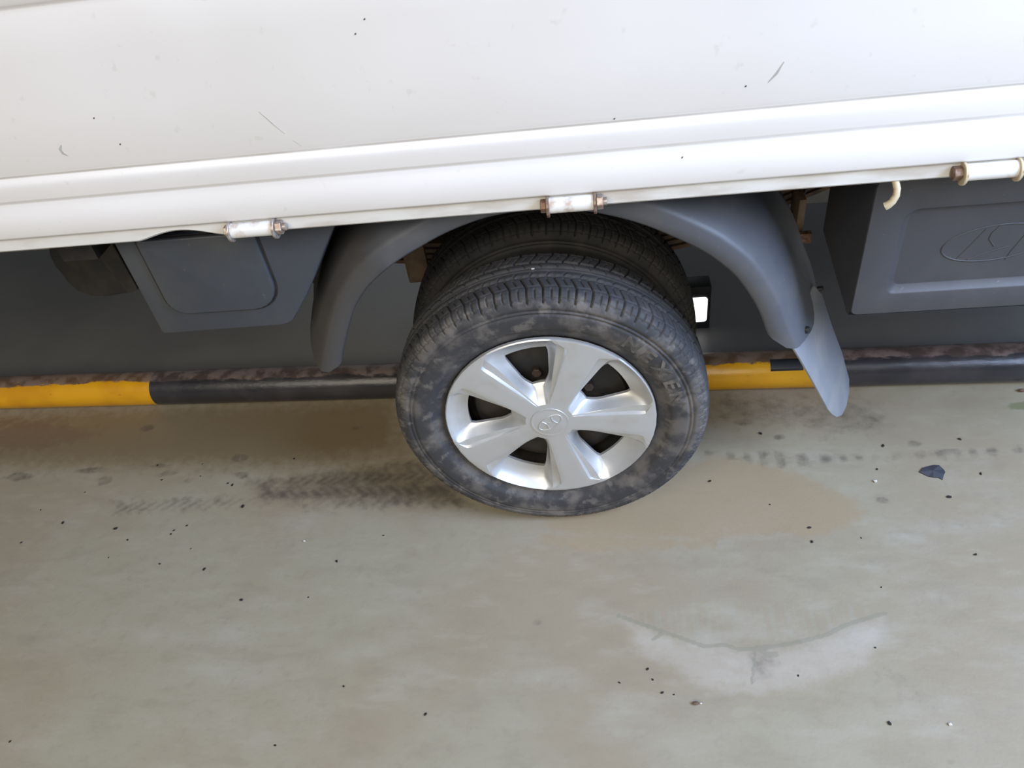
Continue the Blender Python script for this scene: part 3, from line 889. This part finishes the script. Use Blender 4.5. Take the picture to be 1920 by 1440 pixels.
LAB_L = ['oval black crumb just below the left end of the dark tyre print', 'large black crumb left of the close trio of crumbs, below the yellow pipe', 'black crumb high and left of the large crumb near the left edge', 'upper crumb of the touching pair left of the tyre print', 'lower crumb of the touching pair left of the tyre print', 'small crumb just right of and above the touching pair', 'small crumb midway between the large crumb and the touching pair, a little lower', 'lone crumb close to the left edge of the picture', 'round crumb below the touching pair of crumbs', 'oval crumb to the right of the round crumb, lower left floor', 'lone black crumb on bare floor, lowest of the scatter left of the wheel', 'larger of two crumbs at the left tip of the tyre print', 'smaller of two crumbs at the left tip of the tyre print', 'crumb on the smudges below the end of the yellow pipe section', 'crumb beside the ring-shaped smudge left of the tyre print', 'tiny crumb between two ring-shaped smudges, left floor', 'tiny crumb above the ring-shaped smudges, nearest the black pipe', 'tiny crumb near the left edge, level with the tyre print', 'tiny crumb between the touching pair and the oval crumb below it', 'small crumb at the bottom of the floor, left of centre', 'small crumb at the bottom of the floor, nearest the centre', 'small crumb on the very bottom edge of the floor, left of centre', 'tiny crumb in the lower left corner of the floor', "small crumb on the floor just left of the tyre's bottom", 'small crumb on the dark stain above the tyre print', 'tiny crumb on the smudged band below the yellow pipe end', 'tiny crumb below the large left crumb', 'tiny crumb on bare floor right of the lone lowest crumb', 'grey-rimmed crumb midway between the tyre and the lone lowest crumb']
LAB_R = ['small crumb on the tan stain close to the right of the tyre', 'crumb on the scuffed floor left of the mud flap tip', 'crumb just right of and below the mud flap tip', 'crumb high on the right floor, right of the mud flap', 'crumb right of the dark slate flake', 'large crumb just below and right of the dark slate flake', 'tiny crumb between the mud flap tip and the slate flake', 'upper crumb at the lower right tip of the tan stain', 'lower crumb at the lower right tip of the tan stain', 'lone crumb near the right edge below the slate flake', 'dark crumb in the lower right corner of the floor', 'crumb nearest the brown pebble, below the pale patch', "crumb left of the pale patch's lower edge", 'crumb touching the left edge of the pale patch', 'thin crumb farthest left of those by the pale patch', 'tiny crumb above the right end of the floor crack', 'tiny crumb at the right end of the pale patch', 'tiny crumb inside the pale patch under the crack', 'tiny crumb in the middle of the tan stain', "tiny crumb right of the tan stain's lower tip", 'speck of a crumb just left of the brown pebble']
CM = [lump('crumb', .001, s) for s in range(5)]
i = 0
for lst, labs, grp in ((CR_L, LAB_L, 'black crumbs left of the wheel'), (CR_R, LAB_R, 'black crumbs right of the wheel')):
    for (x, y, s), lab in zip(lst, labs):
        o = link('crumb', CM[i % 5], crumb_mat); i += 1
        o.location = (x, y, 0); o.scale = (s*.85, s*.85, s*.6); o.rotation_euler = (0, 0, i*1.7)
        tag(o, lab, 'crumb', grp)
FK = [(.720,.096),(.730,.106),(.741,.111),(.752,.113),(.762,.111),(.768,.101),(.768,.093),(.763,.086),(.757,.074),(.751,.080),(.742,.081),(.733,.084)]
n = len(FK)
cx, cy = .745, .095
v = [(x-cx, y-cy, .0006) for x, y in FK]+[(x-cx, y-cy, .003+.0012*math.sin(i*2.1)) for i, (x, y) in enumerate(FK)]+[(0, 0, .006)]
f = [tuple(range(n-1, -1, -1))]+[(i, (i+1) % n, (i+1) % n+n, i+n) for i in range(n)]+[(i+n, (i+1) % n+n, 2*n) for i in range(n)]
o = link('paint_flake', mesh('paint_flake', v, f), flake_mat); o.location = (cx, cy, -.0005)
tag(o, 'dark slate flake with a torn edge lying right of the wheel', 'flake')
def pebble(x, y, s, m, lab, cat='pebble', z=0, nm='pebble', fl=.7):
    o = link(nm, lump(nm, s, int(x*1000) % 97, fl), m); o.location = (x, y, z)
    tag(o, lab, cat)
pebble(.224, -.384, .0045, brown_mat, 'small brown pebble below the pale scraped patch')
pebble(.232, -.383, .0022, pale_mat, 'tiny pale chip touching the brown pebble', 'chip', nm='stone_chip')
pebble(.605, -.415, .0030, pale_mat, 'tiny pale sliver near the lower right corner', 'chip', nm='stone_chip')
pebble(1.000, .316, .0062, brown_mat, 'brown pebble beside the black pipe at the right edge')
pebble(.630, .075, .0038, pale_mat, 'small pale grey chip left of the slate flake', 'chip', nm='stone_chip')
pebble(-.542, -.037, .0026, pale_mat, 'tiny pale chip lying below the left tyre print', 'chip', nm='stone_chip')
pebble(-.004, .064, .0030, pale_mat, 'tiny white chip resting on top of the tyre tread', 'chip', z=.5695, nm='stone_chip', fl=.5)
